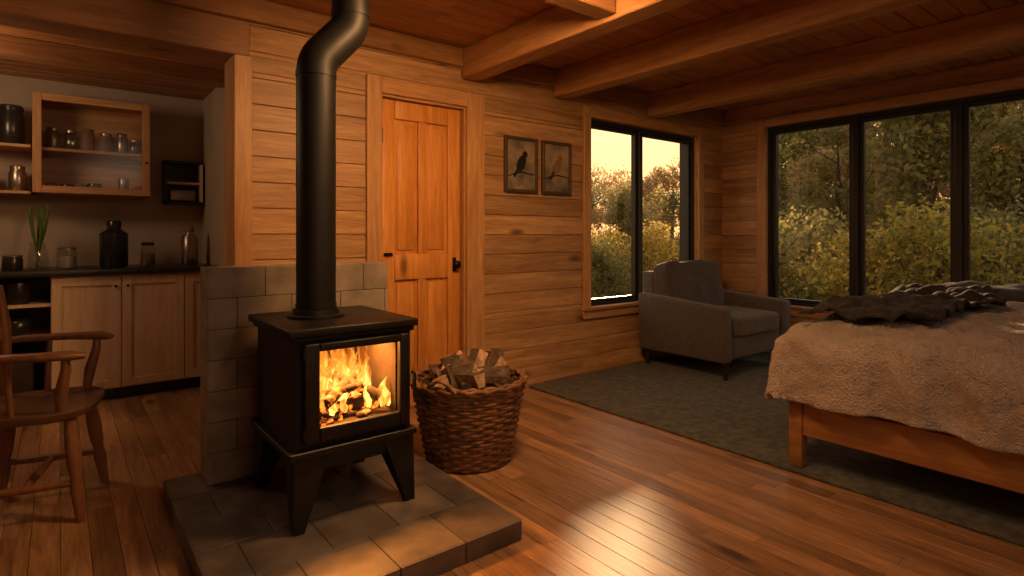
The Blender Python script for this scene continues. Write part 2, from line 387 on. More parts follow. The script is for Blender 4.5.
# ------------------------------------------------------------------ windows
def window(name, fn, u0, u1, z0, z1, mull, cm_long, sash=.045, mw=.05):
    b = B()
    def bx(a, c, p, q, d0, d1, mat, r=.003):
        P = fn(a, p, d0); Q = fn(c, q, d1)
        b.rbox(min(P[0], Q[0]), max(P[0], Q[0]), min(P[1], Q[1]), max(P[1], Q[1]), min(P[2], Q[2]), max(P[2], Q[2]), mat, r, 1)
    f = .035
    bx(u0, u0 + f, z0, z1, .04, .19, mBlackF); bx(u1 - f, u1, z0, z1, .04, .19, mBlackF)
    bx(u0 + f, u1 - f, z0, z0 + f, .04, .19, mBlackF); bx(u0 + f, u1 - f, z1 - f, z1, .04, .19, mBlackF)
    for m_ in mull: bx(m_ - mw / 2, m_ + mw / 2, z0 + f, z1 - f, .035, .13, mBlackF)
    edges = [u0 + f] + [x for m_ in mull for x in (m_ - mw / 2, m_ + mw / 2)] + [u1 - f]
    for a, c in zip(edges[::2], edges[1::2]):
        p, q = z0 + f, z1 - f
        bx(a, a + sash, p, q, .06, .11, mBlackF); bx(c - sash, c, p, q, .06, .11, mBlackF)
        bx(a + sash, c - sash, p, p + sash, .06, .11, mBlackF); bx(a + sash, c - sash, q - sash, q, .06, .11, mBlackF)
        P = [fn(a + sash, p + sash, .085), fn(c - sash, p + sash, .085), fn(c - sash, q - sash, .085), fn(a + sash, q - sash, .085)]
        b.add(P, [(0, 1, 2, 3)], mGlass)
    b.done(name)
    b = B(); c = .085
    bx(u0 - c, u0, z0 - c, z1 + c, -.025, -.001, mTrimV); bx(u1, u1 + c, z0 - c, z1 + c, -.025, -.001, mTrimV)
    bx(u0, u1, z1, z1 + c, -.025, -.001, cm_long); bx(u0, u1, z0 - c, z0, -.025, -.001, cm_long)
    bx(u0 - c - .01, u1 + c + .01, z0 - .012, z0 + .012, -.05, .035, cm_long)
    return b
b = window("window_1", lambda u, z, d: (u, YA + d, z), 3.50, 5.06, .54, 2.15, [4.22], mTrimX, sash=.03, mw=.05); b.done("trim_5")
b = window("window_2", lambda u, z, d: (XB + d, u, z), -.15, 2.90, .47, 2.23, [.6, 1.355, 2.10], mTrimY, sash=.035, mw=.05); b.done("trim_6")

# ------------------------------------------------------------------ kitchen units
b = B(); yf = 4.87
b.box(-1.9, .948, yf + .06, 5.44, 0, .08, mDark)
b.box(-.05, .948, yf + .02, 5.44, .08, .88, mCab)
for x in (-1.9, -1.0, -.52): b.box(x, x + .02, yf, 5.44, .08, .88, mCab)
b.box(-1.9, -.05, 5.42, 5.44, .08, .88, mDark); b.box(-1.88, -.05, yf, 5.42, .08, .10, mDark)
b.box(-1.88, -.05, yf + .03, 5.42, .46, .48, mCab); b.box(-1.88, -.05, yf + .03, 5.42, .68, .70, mCab)
for x in (-.40, -.22):
    b.lathe([(.055, 0), (.07, .03), (.07, .10), (.05, .12)], (x, 5.0, .481), mBlackBottle, 16)
    b.lathe([(.06, 0), (.075, .05), (.06, .14)], (x, 5.0, .701), mBlackBottle, 16)
    b.rbox(x - .08, x + .08, 4.93, 5.2, .101, .36, mWickD, .02, 2)
for x0, x1 in ((-.045, .337), (.343, .725), (.731, .946)):
    z0, z1 = .09, .865; s = .055
    b.rbox(x0, x1, yf + .004, yf + .018, z0, z1, mCab, .002, 1)
    b.rbox(x0, x0 + s, yf - .008, yf + .004, z0, z1, mCab, .002, 1); b.rbox(x1 - s, x1, yf - .008, yf + .004, z0, z1, mCab, .002, 1)
    b.rbox(x0 + s, x1 - s, yf - .008, yf + .004, z0, z0 + s, mCab, .002, 1); b.rbox(x0 + s, x1 - s, yf - .008, yf + .004, z1 - s, z1, mCab, .002, 1)
for x in (.305, .375): b.tube([(x, yf - .008, .80), (x, yf - .025, .80)], .009, mBurner)
b.done("kitchen_base_cabinet")
b = B(); b.rbox(-1.9, .948, yf - .035, 5.445, .882, .922, mDark, .004, 2); b.done("kitchen_countertop")
b = B(); X0, X1, Z0, Z1, Y0, Y1 = -.15, .535, 1.45, 2.14, 5.12, 5.445
b.box(X0, X0 + .02, Y0, Y1, Z0, Z1, mTrimV); b.box(X1 - .02, X1, Y0, Y1, Z0, Z1, mTrimV); b.box(X0, X1, Y0, Y1, Z1 - .02, Z1, mTrimX); b.box(X0, X1, Y0, Y1, Z0, Z0 + .02, mTrimX)
b.box(X0 + .02, X1 - .02, Y1 - .015, Y1, Z0 + .02, Z1 - .02, mTrimX)
b.box(X0 + .02, X1 - .02, Y0 + .03, Y1 - .015, 1.75, 1.77, mTrimX)
s = .05
b.rbox(X0, X0 + s, Y0 - .022, Y0 - .001, Z0, Z1, mTrimV, .003, 1); b.rbox(X1 - s, X1, Y0 - .022, Y0 - .001, Z0, Z1, mTrimV, .003, 1)
b.rbox(X0 + s, X1 - s, Y0 - .022, Y0 - .001, Z0, Z0 + s, mTrimX, .003, 1); b.rbox(X0 + s, X1 - s, Y0 - .022, Y0 - .001, Z1 - s, Z1, mTrimX, .003, 1)
b.add([(X0 + s, Y0 - .01, Z0 + s), (X1 - s, Y0 - .01, Z0 + s), (X1 - s, Y0 - .01, Z1 - s), (X0 + s, Y0 - .01, Z1 - s)], [(0, 1, 2, 3)], mGlassC)
b.tube([(X1 - .025, Y0 - .022, 1.70), (X1 - .025, Y0 - .04, 1.70)], .009, mBurner)
b.done("glass_wall_cabinet")
b = B()
for z in (1.46, 1.78): b.rbox(-1.2, -.16, 5.15, 5.445, z - .02, z, mTrimX, .002, 1)
b.box(-1.2, -1.18, 5.15, 5.445, 1.44, 2.1, mTrimV)
b.done("wall_shelf")
def jar(name, x, y, z, r, h, body, lid=None, neck=.8, fill=None):
    b = B()
    b.lathe([(r * .9, 0), (r, r * .15), (r, h * .72), (r * neck, h * .82), (r * neck, h * .86)], (x, y, z), body, 20)
    if lid: b.lathe([(r * neck * 1.08, h * .86), (r * neck * 1.08, h * .97), (r * neck * .9, h), (.003, h)], (x, y, z), lid, 20)
    if fill: b.lathe([(r * .86, .006), (r * .9, r * .18), (r * .9, h * .55)], (x, y, z), fill, 16)
    return b.done(name)
for x, r, h, mt, ld in ((-.04, .045, .16, mSteel, mSteel), (.06, .042, .15, mGlassJ, mSteel), (.16, .045, .17, mBrown, mBrown), (.27, .045, .15, mBrown, mSteel), (.37, .04, .16, mSteel, mSteel), (.45, .032, .12, mGlassJ, mSteel)):
    jar("storage_jar", x, 5.28, 1.771, r, h, mt, ld)
for x, r, h, mt, ld in ((-.05, .035, .07, mBrown, None), (.04, .05, .06, mBlackBottle, None), (.12, .04, .07, mBrown, None), (.20, .045, .08, mBlackBottle, None), (.38, .035, .12, mSteel, mSteel)):
    jar("cabinet_cup", x, 5.28, 1.471, r, h, mt, ld, .95)
jar("enamel_canister", -.27, 5.3, 1.781, .075, .28, mBlackBottle, mBlackBottle, .85)
jar("enamel_canister", -.43, 5.3, 1.781, .065, .24, mBlackBottle, mBlackBottle, .85)
jar("shelf_jar", -.235, 5.28, 1.461, .05, .18, mSteel, mSteel, .8)
jar("shelf_jar", -.4, 5.28, 1.461, .05, .14, mBlackBottle, mSteel, .8)
b = B(); x0, x1, z0, z1 = .655, .93, 1.41, 1.76
b.box(x0, x0 + .02, 5.32, 5.445, z0, z1, mBlackF); b.box(x1 - .02, x1, 5.32, 5.445, z0, z1, mCab); b.box(x0, x1, 5.32, 5.445, z1 - .02, z1, mBlackF); b.box(x0, x1, 5.32, 5.445, z0, z0 + .02, mBlackF)
b.box(x0, x1, 5.43, 5.445, z0, z1, mBlackF); b.box(x0 + .015, x1 - .015, 5.325, 5.43, 1.57, 1.59, mCab); b.rbox(x0 + .04, x1 - .05, 5.35, 5.42, 1.432, 1.53, mSteel, .01, 2)
b.done("wall_cubby")
zc = .923
jar("black_growler_bottle", .309, 5.1, zc, .088, .34, mBlackBottle, mBlackBottle, .48)
jar("glass_jar", .037, 5.1, zc, .06, .15, mGlassJ, mSteel, .85, mCeramic)
jar("spice_jar", .52, 5.1, zc, .05, .18, mGlassJ, mBlackBottle, .8, mBrown)
jar("steel_flask", .80, 5.12, zc, .06, .30, mSteel, mBrown, .5)
jar("small_tin", -.25, 5.05, zc, .055, .10, mBlackBottle, mSteel, .9)
b = B(); b.lathe([(.045, 0), (.06, .02), (.055, .10), (.04, .16), (.045, .18)], (-.12, 5.1, zc), mGlassJ, 20)
for i in range(7):
    a = i * 1.3; dx, dy = .035 * math.cos(a), .03 * math.sin(a)
    b.tube([(-.12 - dx * .4, 5.1 + dy * .4, zc + .01), (-.12 + dx * .3, 5.1 + dy * .3, zc + .14), (-.12 + dx, 5.1 + dy, zc + .26), (-.12 + dx * 1.5, 5.1 + dy * 2, zc + .38 + .04 * math.sin(i * 3))], [.006, .006, .009, .007], mGreen, 6)
    b.cushion((-.12 + dx * 1.5, 5.1 + dy * 1.9, zc + .385 + .04 * math.sin(i * 3)), (.018, .018, .07), mGreen, 2, 4)
b.done("stem_vase")

# ------------------------------------------------------------------ pictures
for i, (x0, x1) in enumerate(((2.585, 2.905), (2.955, 3.265))):
    b = B(); z0, z1, y1 = 1.48, 1.90, YA - .002; s = .024
    b.rbox(x0, x1, y1 - .03, y1, z0, z0 + s, mFrameP, .003, 1); b.rbox(x0, x1, y1 - .03, y1, z1 - s, z1, mFrameP, .003, 1)
    b.rbox(x0, x0 + s, y1 - .03, y1, z0 + s, z1 - s, mFrameP, .003, 1); b.rbox(x1 - s, x1, y1 - .03, y1, z0 + s, z1 - s, mFrameP, .003, 1)
    b.box(x0 + s, x1 - s, y1 - .015, y1, z0 + s, z1 - s, mPicMat)
    cx = (x0 + x1) / 2; yp = y1 - .0165
    b.cushion((cx, yp, 1.70), (.08, .003, .14), mBlackF if i == 0 else mBrown, 2, 6, Matrix.Rotation(.5, 4, 'Y'))
    b.cushion((cx + .038, yp, 1.772), (.05, .003, .05), mBlackF if i == 0 else mBrown, 2, 6)
    b.hexa([(cx - .08, yp - .001, 1.60), (cx - .06, yp - .001, 1.59), (cx - .06, yp + .001, 1.59), (cx - .08, yp + .001, 1.60), (cx - .03, yp - .001, 1.68), (cx - .01, yp - .001, 1.67), (cx - .01, yp + .001, 1.67), (cx - .03, yp + .001, 1.68)], mBlackF)
    b.tube([(x0 + .03, yp, 1.60), (cx, yp, 1.635), (x1 - .03, yp, 1.62)], .0045, mBlackF, 5)
    b.done("framed_picture")

# ------------------------------------------------------------------ hearth + half wall
hx0, hx1, hy0, hy1 = .36, 1.37, 1.68, 2.925
hearth = empty("stone_hearth")
b = B(); b.box(hx0 + .003, hx1 - .003, hy0 + .003, hy1 - .003, 0, .0725, mMort); b.done("hearth_base", parent=hearth)
b = B(); nx, ny = 4, 5; tw = (hx1 - hx0) / nx; tl = (hy1 - hy0) / ny
for j in range(ny):
    off = (j % 2) * tw * .5; x = hx0 - off
    while x < hx1 - .01:
        a, c = max(x, hx0), min(x + tw, hx1)
        if c - a > .02: b.rbox(a + .002, c - .002, hy0 + j * tl + .002, hy0 + (j + 1) * tl - .002, .0605, .075, mTile, .0012, 1)
        x += tw
for i in range(nx):
    a, c = hx0 + i * tw, hx0 + (i + 1) * tw
    b.rbox(a + .002, c - .002, hy0 - .006, hy0 + .003, .001, .074, mTile, .001, 1)
for i in range(ny):
    a, c = hy0 + i * tl, hy0 + (i + 1) * tl
    b.rbox(hx0 - .006, hx0 + .003, a + .002, c - .002, .001, .074, mTile, .001, 1)
    b.rbox(hx1 - .003, hx1 + .006, a + .002, c - .002, .001, .074, mTile, .001, 1)
b.done("hearth_tiles", parent=hearth)
b = B(); wx0, wx1, wy0, wy1 = .495, 1.335, 2.73, 2.90
b.box(wx0 + .003, wx1 - .003, wy0 + .003, wy1 - .003, .076, 1.009, mMort)
rows = 7; rh = (1.012 - .077) / rows; bw = .235
for j in range(rows):
    x = wx0 - (j % 2) * bw * .5
    while x < wx1 - .01:
        a, c = max(x, wx0), min(x + bw, wx1)
        if c - a > .015: b.rbox(a + .0015, c - .0015, wy0, wy1, .077 + j * rh + .0015, .077 + (j + 1) * rh - .0015, mBlockT, .0018, 1)
        x += bw
b.done("stone_half_wall")

# ------------------------------------------------------------------ stove
stove = empty("wood_stove")
b = B(); x0, x1, y0, y1 = .665, 1.125, 2.10, 2.60
b.rbox(.632, 1.150, 2.07, 2.63, .785, .815, mIron, .006, 2)
b.rbox(.65, 1.138, 2.085, 2.615, .765, .785, mIron, .004, 1)
b.box(x0, x0 + .02, y0, y1, .37, .765, mIron); b.box(x1 - .02, x1, y0, y1, .37, .765, mIron)
b.box(x0 + .02, x1 - .02, y1 - .02, y1, .37, .765, mIron); b.box(x0 + .02, x1 - .02, y0, y1 - .02, .37, .40, mIron)
b.box(x0 + .021, x0 + .05, y0 + .03, y1 - .02, .40, .763, mSoot); b.box(x1 - .05, x1 - .021, y0 + .03, y1 - .02, .40, .763, mSoot)
b.box(x0 + .05, x1 - .05, y1 - .05, y1 - .021, .40, .763, mSoot); b.box(x0 + .05, x1 - .05, y0 + .03, y1 - .05, .40, .43, mSoot)
gx0, gx1, gz0, gz1 = .745, 1.068, .447, .727
b.box(x0 + .02, x1 - .02, y0, y0 + .02, .40, gz0 - .01, mIron); b.box(x0 + .02, x1 - .02, y0, y0 + .02, gz1 + .01, .765, mIron)
b.box(x0 + .02, gx0 - .01, y0, y0 + .02, gz0 - .01, gz1 + .01, mIron); b.box(gx1 + .01, x1 - .02, y0, y0 + .02, gz0 - .01, gz1 + .01, mIron)
dx0, dx1, dz0, dz1 = .69, 1.11, .395, .757
b.rbox(dx0, gx0, y0 - .028, y0 - .001, dz0, dz1, mIron, .005, 2); b.rbox(gx1, dx1, y0 - .028, y0 - .001, dz0, dz1, mIron, .005, 2)
b.rbox(gx0, gx1, y0 - .028, y0 - .001, dz0, gz0, mIron, .005, 2); b.rbox(gx0, gx1, y0 - .028, y0 - .001, gz1, dz1, mIron, .005, 2)
b.add([(gx0, y0 - .008, gz0), (gx1, y0 - .008, gz0), (gx1, y0 - .008, gz1), (gx0, y0 - .008, gz1)], [(0, 1, 2, 3)], mGlassF)
b.tube([(1.118, y0 - .035, .60), (1.118, y0 - .05, .60), (1.118, y0 - .055, .50)], .008, mIron, 8)
b.tube([(.69, y0 - .02, .70), (.69, y0 - .02, .74)], .008, mIron, 8); b.tube([(.69, y0 - .02, .41), (.69, y0 - .02, .45)], .008, mIron, 8)
b.rbox(.637, 1.145, 2.075, 2.625, .345, .37, mIron, .004, 1)
b.hexa([(.70, 2.125, .275), (1.10, 2.125, .275), (1.10, 2.575, .275), (.70, 2.575, .275), (.648, 2.085, .345), (1.138, 2.085, .345), (1.138, 2.615, .345), (.648, 2.615, .345)], mIron)
for sx in (0, 1):
    for sy in (0, 1):
        cx = .683 if sx == 0 else 1.11; cy = 2.115 if sy == 0 else 2.585
        ox = -1 if sx == 0 else 1; oy = -1 if sy == 0 else 1
        bx_, by_ = cx + ox * .010, cy + oy * .012
        t = .019
        xa, xb_ = (cx - .10, cx + .025) if ox > 0 else (cx - .025, cx + .10)
        ya, yb_ = (cy - .025, cy + .10) if oy < 0 else (cy - .10, cy + .025)
        b.hexa([(bx_ - t, by_ - t, .0755), (bx_ + t, by_ - t, .0755), (bx_ + t, by_ + t, .0755), (bx_ - t, by_ + t, .0755),
                (xa, ya, .335), (xb_, ya, .335), (xb_, yb_, .335), (xa, yb_, .335)], mIron)
px, py = .838, 2.38
b.lathe([(.115, .815), (.115, .825), (.095, .83), (.092, .85)], (px, py, 0), mIron, 32)
b.done("stove_body", parent=stove)
def log(b, p0, p1, r, mat, n=6):
    p0, p1 = Vector(p0), Vector(p1)
    pts = [p0.lerp(p1, i / n) + Vector((U(-1, 1), U(-1, 1), U(-1, 1))) * r * .12 for i in range(n + 1)]
    b.tube(pts, [r * U(.88, 1.08) for _ in pts], mat, 9)
b = B()
log(b, (.76, 2.20, .462), (1.05, 2.26, .466), .03, mEmber); log(b, (.78, 2.38, .465), (1.04, 2.30, .475), .03, mEmber)
log(b, (.80, 2.17, .50), (1.00, 2.32, .575), .024, mEmber); log(b, (1.03, 2.17, .495), (.84, 2.36, .60), .022, mEmber)
log(b, (.77, 2.24, .515), (.97, 2.22, .54), .018, mEmber)
for i in range(26): b.cushion((U(.76, 1.05), U(2.15, 2.35), .437), (U(.02, .05), U(.02, .05), U(.015, .03)), mEmber, 3, 3)
b.done("burning_logs", parent=stove)
b = B()
for i in range(40):
    fx, fy = U(.745, 1.065), U(2.26, 2.50); h = U(.16, .31) * (1.0 if abs(fx - .9) < .11 else .88); ph = U(0, 6)
    if i > 33: fy = U(2.16, 2.22); h = U(.06, .12)
    pts = []; rad = []
    for k in range(9):
        t = k / 8; pts.append((fx + .026 * math.sin(ph + t * 5) * t, fy + .015 * math.cos(ph + t * 4) * t, .45 + h * t))
        rad.append((.038 if i <= 33 else .018) * (math.sin(math.pi * (t * .8 + .18)) ** 1.2) * (1 - t * .6) * U(.75, 1.15) + .001)
    rad[-1] = .001
    b.tube(pts, rad, mFlame, 8, caps=False)
b.done("flames", sharp=False, parent=stove)
# pipe
b = B(); pts = [(px, py, .851)]; pts += [(px, py, z) for z in (1.2, 1.6, 1.83)]
ex = .15
for k in range(1, 7):
    a = math.radians(42 * k / 6); pts.append((px + .13 * (1 - math.cos(a)), py, 1.83 + .13 * math.sin(a)))
last = pts[-1]; a = math.radians(42); rr = .13 * (1 - math.cos(a)); l = (ex - 2 * rr) / math.sin(a)
q = (last[0] + l * math.sin(a), py, last[2] + l * math.cos(a))
for k in range(1, 7):
    a = math.radians(42 * (6 - k) / 6); a0 = math.radians(42)
    pts.append((q[0] + .13 * (math.cos(a) - math.cos(a0)), py, q[2] + .13 * (math.sin(a0) - math.sin(a))))
pts.append((px + ex, py, CZ - .001))
b.tube(pts, .079, mPipe, 32)
for z in (.852, 1.81): b.tube([(px, py, z), (px, py, z + .02)], .082, mPipe, 32)
zt = pts[-2][2]
b.tube([(px + ex, py, zt), (px + ex, py, zt + .02)], .082, mPipe, 32)
b.tube([(px + ex, py, CZ - .012), (px + ex, py, CZ - .001)], .13, mPipe, 32)
b.done("stove_pipe")

# ------------------------------------------------------------------ firewood basket
b = B(); cx, cy = 1.665, 2.47; H = .40; nr = 24; rb, rt = .205, .285
def rad_at(t): return rb + (rt - rb) * (t ** .85)
for j in range(nr):
    t = (j + .5) / nr; r0 = rad_at(t); pts = []
    for k in range(112):
        a = 2 * math.pi * k / 112; r = r0 + .007 * math.cos(14 * a + j * math.pi)
        pts.append((cx + r * math.cos(a), cy + r * math.sin(a), .006 + t * H))
    b.tube(pts, .0088, mWick, 6, closed=True)
for k in range(28):
    a = 2 * math.pi * (k + .0) / 28
    b.tube([(cx + rad_at(t) * math.cos(a), cy + rad_at(t) * math.sin(a), .004 + t * H) for t in (0, .33, .66, 1)], .006, mWick, 6)
for j, (dr, dz) in enumerate(((0, .0), (.010, .010), (-.006, .014))):
    pts = []
    for k in range(120):
        a = 2 * math.pi * k / 120
        r = rt + .002 + dr + .005 * math.sin(20 * a + j * 2.1); pts.append((cx + r * math.cos(a), cy + r * math.sin(a), .004 + H + dz + .005 * math.cos(20 * a + j * 2.1)))
    b.tube(pts, .011, mWick, 7, closed=True)
for sg in (0, math.pi):
    pts = []
    for k in range(13):
        t = k / 12; a = sg + .5 + (t - .5) * .55
        pts.append((cx + (rt + .012) * math.cos(a), cy + (rt + .012) * math.sin(a), .41 + .055 * math.sin(math.pi * t)))
    b.tube(pts, .011, mWick, 7)
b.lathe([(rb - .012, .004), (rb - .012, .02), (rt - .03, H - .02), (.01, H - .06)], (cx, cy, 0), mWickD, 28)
b.done("wicker_basket")
b = B()
def split(b, c, L_, r, M_, sd):
    random.seed(sd); k = random.choice((3, 4, 4)); ang = sorted([U(0, .9) + i * 2 * math.pi / k for i in range(k)])
    n = 5; rings = []
    for i in range(n + 1):
        t = i / n - .5
        rings.append([M_ @ Vector((t * L_, r * U(.85, 1.1) * math.cos(a), r * U(.85, 1.1) * math.sin(a))) + Vector(c) for a in ang])
    vs = [v for rg in rings for v in rg]
    for q in range(k):
        fs = [(i * k + q, i * k + (q + 1) % k, (i + 1) * k + (q + 1) % k, (i + 1) * k + q) for i in range(n)]
        b.add(vs, fs, mBark if q == 0 else mSplit)
    b.add(rings[0], [tuple(range(k))], mSplit); b.add(rings[-1], [tuple(range(k))], mSplit)
for i in range(22):
    random.seed(100 + i); a = i * 2.4; rr = .20 * math.sqrt((i + .5) / 22)
    yaw = U(0, 3.14); pit = U(-.35, .9) if i % 3 else U(.7, 1.2)
    M_ = Matrix.Rotation(yaw, 4, 'Z') @ Matrix.Rotation(-pit, 4, 'Y')
    split(b, (cx + rr * .8 * math.cos(a), cy + rr * .8 * math.sin(a), .41 + U(-.02, .04)), U(.18, .27), U(.032, .052), M_, i)
b.done("firewood_pile", sharp=False)
random.seed(11)

b = B(); b.rbox(2.79, 5.42, -1.4, 3.33, .001, .016, mRug, .006, 2); b.done("area_rug")

# ------------------------------------------------------------------ armchair (faces -Y)
b = B()
for x in (-.43, .43):
    for y in (-.37, .37):
        b.tube([(x, y, .0), (x * .97, y * .97, .15)], [.016, .026], mLeg, 8)
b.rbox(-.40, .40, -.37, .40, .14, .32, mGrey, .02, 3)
def armfn(co):
    z = co.z
    if z > .3: z = .545 + (co.y + .42) * .075
    x = co.x
    if co.z > .3 : x += .015 * (1 if x > 0 else -1)
    return (x, co.y, z)
b.rbox(-.49, -.37, -.40, .42, .13, .57, mGrey, .028, 4, fn=armfn); b.rbox(.37, .49, -.40, .42, .13, .57, mGrey, .028, 4, fn=armfn)
b.cushion((0, -.06, .385), (.735, .70, .17), mGrey, 7, 14, wr=.008)
Mb = Matrix.Rotation(math.radians(-12), 4, 'X')
b.rbox(-.372, .372, .30, .43, .14, .78, mGrey, .03, 4, fn=lambda c: (c.x, c.y + (.06 if c.z > .5 else 0), c.z))
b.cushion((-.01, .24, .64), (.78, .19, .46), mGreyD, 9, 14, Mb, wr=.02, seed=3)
b.done("armchair", loc=(4.535, 2.85, .0185), rotz=math.radians(-1), scale=1.04)

# ------------------------------------------------------------------ bed
b = B(); bx0, bx1, by0, by1 = 2.84, 4.92, -.25, 1.38
for x in (bx0, bx1 - .065):
    for y in (by0, by1 - .065):
        b.rbox(x, x + .065, y, y + .065, .0165, .34, mBed, .006, 2)
b.rbox(bx0 + .01, bx0 + .045, by0 + .065, by1 - .065, .175, .335, mBed, .005, 2)
b.rbox(bx1 - .045, bx1 - .01, by0 + .065, by1 - .065, .175, .335, mBed, .005, 2)
b.rbox(bx0 + .065, bx1 - .065, by1 - .045, by1 - .01, .175, .335, mBed, .005, 2); b.rbox(bx0 + .065, bx1 - .065, by0 + .01, by0 + .045, .175, .335, mBed, .005, 2)
b.box(bx0 + .05, bx1 - .05, by0 + .05, by1 - .05, .26, .30, mBed)
b.rbox(bx0 + .05, bx1 - .05, by0 + .05, by1 - .05, .302, .64, mMat, .05, 4)
b.rbox(bx1 - .01, bx1 + .03, by0, by1, .0165, .72, mBed, .008, 2)
b.done("bed")
def cloth(name, s0, s1, t0, t1, ns, nt_, top, off, over, mat, wr, thick, seed, xb=(2.90, 4.90), yb=(-.22, 1.34), r=.12, wave=.02, rag=0, ruck=0):
    b = B(); vs = []
    for i in range(ns + 1):
        for j in range(nt_ + 1):
            u, v = i / ns, j / nt_
            s = s0 + (s1 - s0) * u; t = t0 + (t1 - t0) * v
            if rag:
                s += rag * noise.noise(Vector((t * 3, seed, 0))) * (1 - u) * 2; t += rag * noise.noise(Vector((s * 2.5, seed + 5, 0)))
            dx = (s - xb[0]) if s < xb[0] else 0
            dy = (t - yb[1]) if t > yb[1] else ((t - yb[0]) if t < yb[0] else 0)
            d = math.hypot(dx, dy); cxs = max(s, xb[0]); cys = min(max(t, yb[0]), yb[1])
            ex_ = min(s - xb[0], .5) if s > xb[0] else 0
            ey = max(0, min(yb[1] - t, t - yb[0], .5))
            puff = .055 * (1 - math.exp(-ex_ * 7)) * (1 - math.exp(-ey * 7))
            nz = noise.noise(Vector((s * 2.3, t * 2.3, 2.0))) * .038 + noise.noise(Vector((s * 6, t * 6, 5.0))) * .026
            nz += (noise.noise(Vector((s * 15, t * 15, seed + 8))) + .5 * noise.noise(Vector((s * 30, t * 30, seed + 8)))) * wr * .3
            if ruck:
                k = 1 - abs(noise.noise(Vector((s * 5, t * 3.2, seed)))) * 3.2
                nz += ruck * max(0, k) ** 2 * .6 + ruck * abs(noise.noise(Vector((s * 9, t * 11, seed + 2))))
            if d > 1e-6:
                ux, uy = dx / d, dy / d; d = min(d, over)
                rr = r + off
                if d < r * math.pi / 2: o = rr * math.sin(d / r); dr = rr * (1 - math.cos(d / r))
                else:
                    e = d - r * math.pi / 2; o = rr + .06 * e; dr = rr + e
                al = s if abs(dy) > abs(dx) else t
                fold = wave * min(1, d / .25) * (math.sin(al * 17 + 2 * math.sin(al * 5 + 2)) + .5 * math.sin(al * 31 + 2))
                o += fold + nz * .8
                x, y, z = cxs + ux * o, cys + uy * o, top + off - dr + nz * .3 + .012 * math.sin(al * 9)
            else:
                x, y, z = s, t, top + off + puff + nz
            vs.append((x, y, z))
    fs = [(i * (nt_ + 1) + j, (i + 1) * (nt_ + 1) + j, (i + 1) * (nt_ + 1) + j + 1, i * (nt_ + 1) + j + 1) for i in range(ns) for j in range(nt_)]
    b.add(vs, fs, mat, True); ob = b.done(name, sharp=False)
    md = ob.modifiers.new("s", 'SOLIDIFY'); md.thickness = thick; md.offset = 1
    m2 = ob.modifiers.new("ss", 'SUBSURF'); m2.levels = 1; m2.render_levels = 1
    return ob
cloth("duvet", 2.90 - .42, 4.42, -.22 - .42, 1.34 + .42, 130, 140, .705, 0, .42, mDuvet, .06, .02, 2.0, wave=.020)
cloth("throw_blanket", 2.96, 4.3, .80, 1.34 + .02, 100, 60, .705, .035, .3, mThrow, .05, .014, 4.0, wave=.016, rag=.11, ruck=.055)
for (x, y, rz) in ((4.68, 1.02, .05), (4.68, .25, -.05)):
    b = B(); b.cushion((0, 0, 0), (.40, .68, .20), mPil, 2.8, 14, wr=.03, seed=x); o = b.done("pillow", loc=(x, y, .742), rotz=rz)

# ------------------------------------------------------------------ wooden armchair (faces local +X)
b = B(); sh = .45
n = 28; prof = []
for k in range(n):
    a = 2 * math.pi * k / n; c, s = math.cos(a), math.sin(a); e = 3.2
    q = (abs(c) ** e + abs(s) ** e) ** (-1 / e); prof.append((c * q * .215, s * q * .235 * (1 + .05 * c)))
rings = [(0, sh - .045, .86), (0, sh - .034, .97), (0, sh - .008, 1), (0, sh, .97), (0, sh - .006, .8), (0, sh - .012, .45)]
vs = []; fs = []
for _, z, sc in rings: vs += [(x * sc, y * sc, z) for x, y in prof]
for i in range(len(rings) - 1):
    for k in range(n): fs.append((i * n + k, i * n + (k + 1) % n, (i + 1) * n + (k + 1) % n, (i + 1) * n + k))
fs += [tuple(range(n)), tuple(range((len(rings) - 1) * n, len(rings) * n))]
b.add(vs, fs, mSeat, True)
legs = {}
for sx in (-1, 1):
    for sy in (-1, 1):
        top = Vector((sx * .14, sy * .15, sh - .03)); bot = Vector((sx * .19, sy * .205, .0))
        P = [bot.lerp(top, t) for t in (0, .12, .3, .42, .5, .7, 1)]
        b.tube(P, [.016, .019, .025, .020, .026, .028, .020], mChair, 12); legs[sx, sy] = (bot, top)
L_ = lambda k, t: legs[k][0].lerp(legs[k][1], t)
for sy in (-1, 1):
    p, q = L_((-1, sy), .36), L_((1, sy), .36); b.tube([p, (p + q) / 2, q], [.012, .017, .012], mChair, 10)
p = (L_((-1, -1), .36) + L_((1, -1), .36)) / 2; q = (L_((-1, 1), .36) + L_((1, 1), .36)) / 2
b.tube([p, (p + q) / 2, q], [.012, .017, .012], mChair, 10)
for sy in (-1, 1):
    b.tube([(-.17, sy * .19, sh - .02), (-.175, sy * .205, .58), (-.18, sy * .215, .76), (-.205, sy * .215, .93)], [.022, .023, .022, .018], mChair, 12)
    b.tube([(-.195, sy * .215, .685), (-.12, sy * .25, .685), (.05, sy * .265, .682), (.17, sy * .25, .678), (.21, sy * .235, .672)], [.020, .025, .029, .034, .020], mChair, 12, flat=.6)
    b.tube([(.12, sy * .195, sh - .02), (.13, sy * .22, .53), (.15, sy * .24, .62), (.15, sy * .25, .672)], [.015, .023, .018, .014], mChair, 12)
    b.tube([(-.03, sy * .21, sh - .02), (-.03, sy * .255, .675)], [.011, .011], mChair, 10)
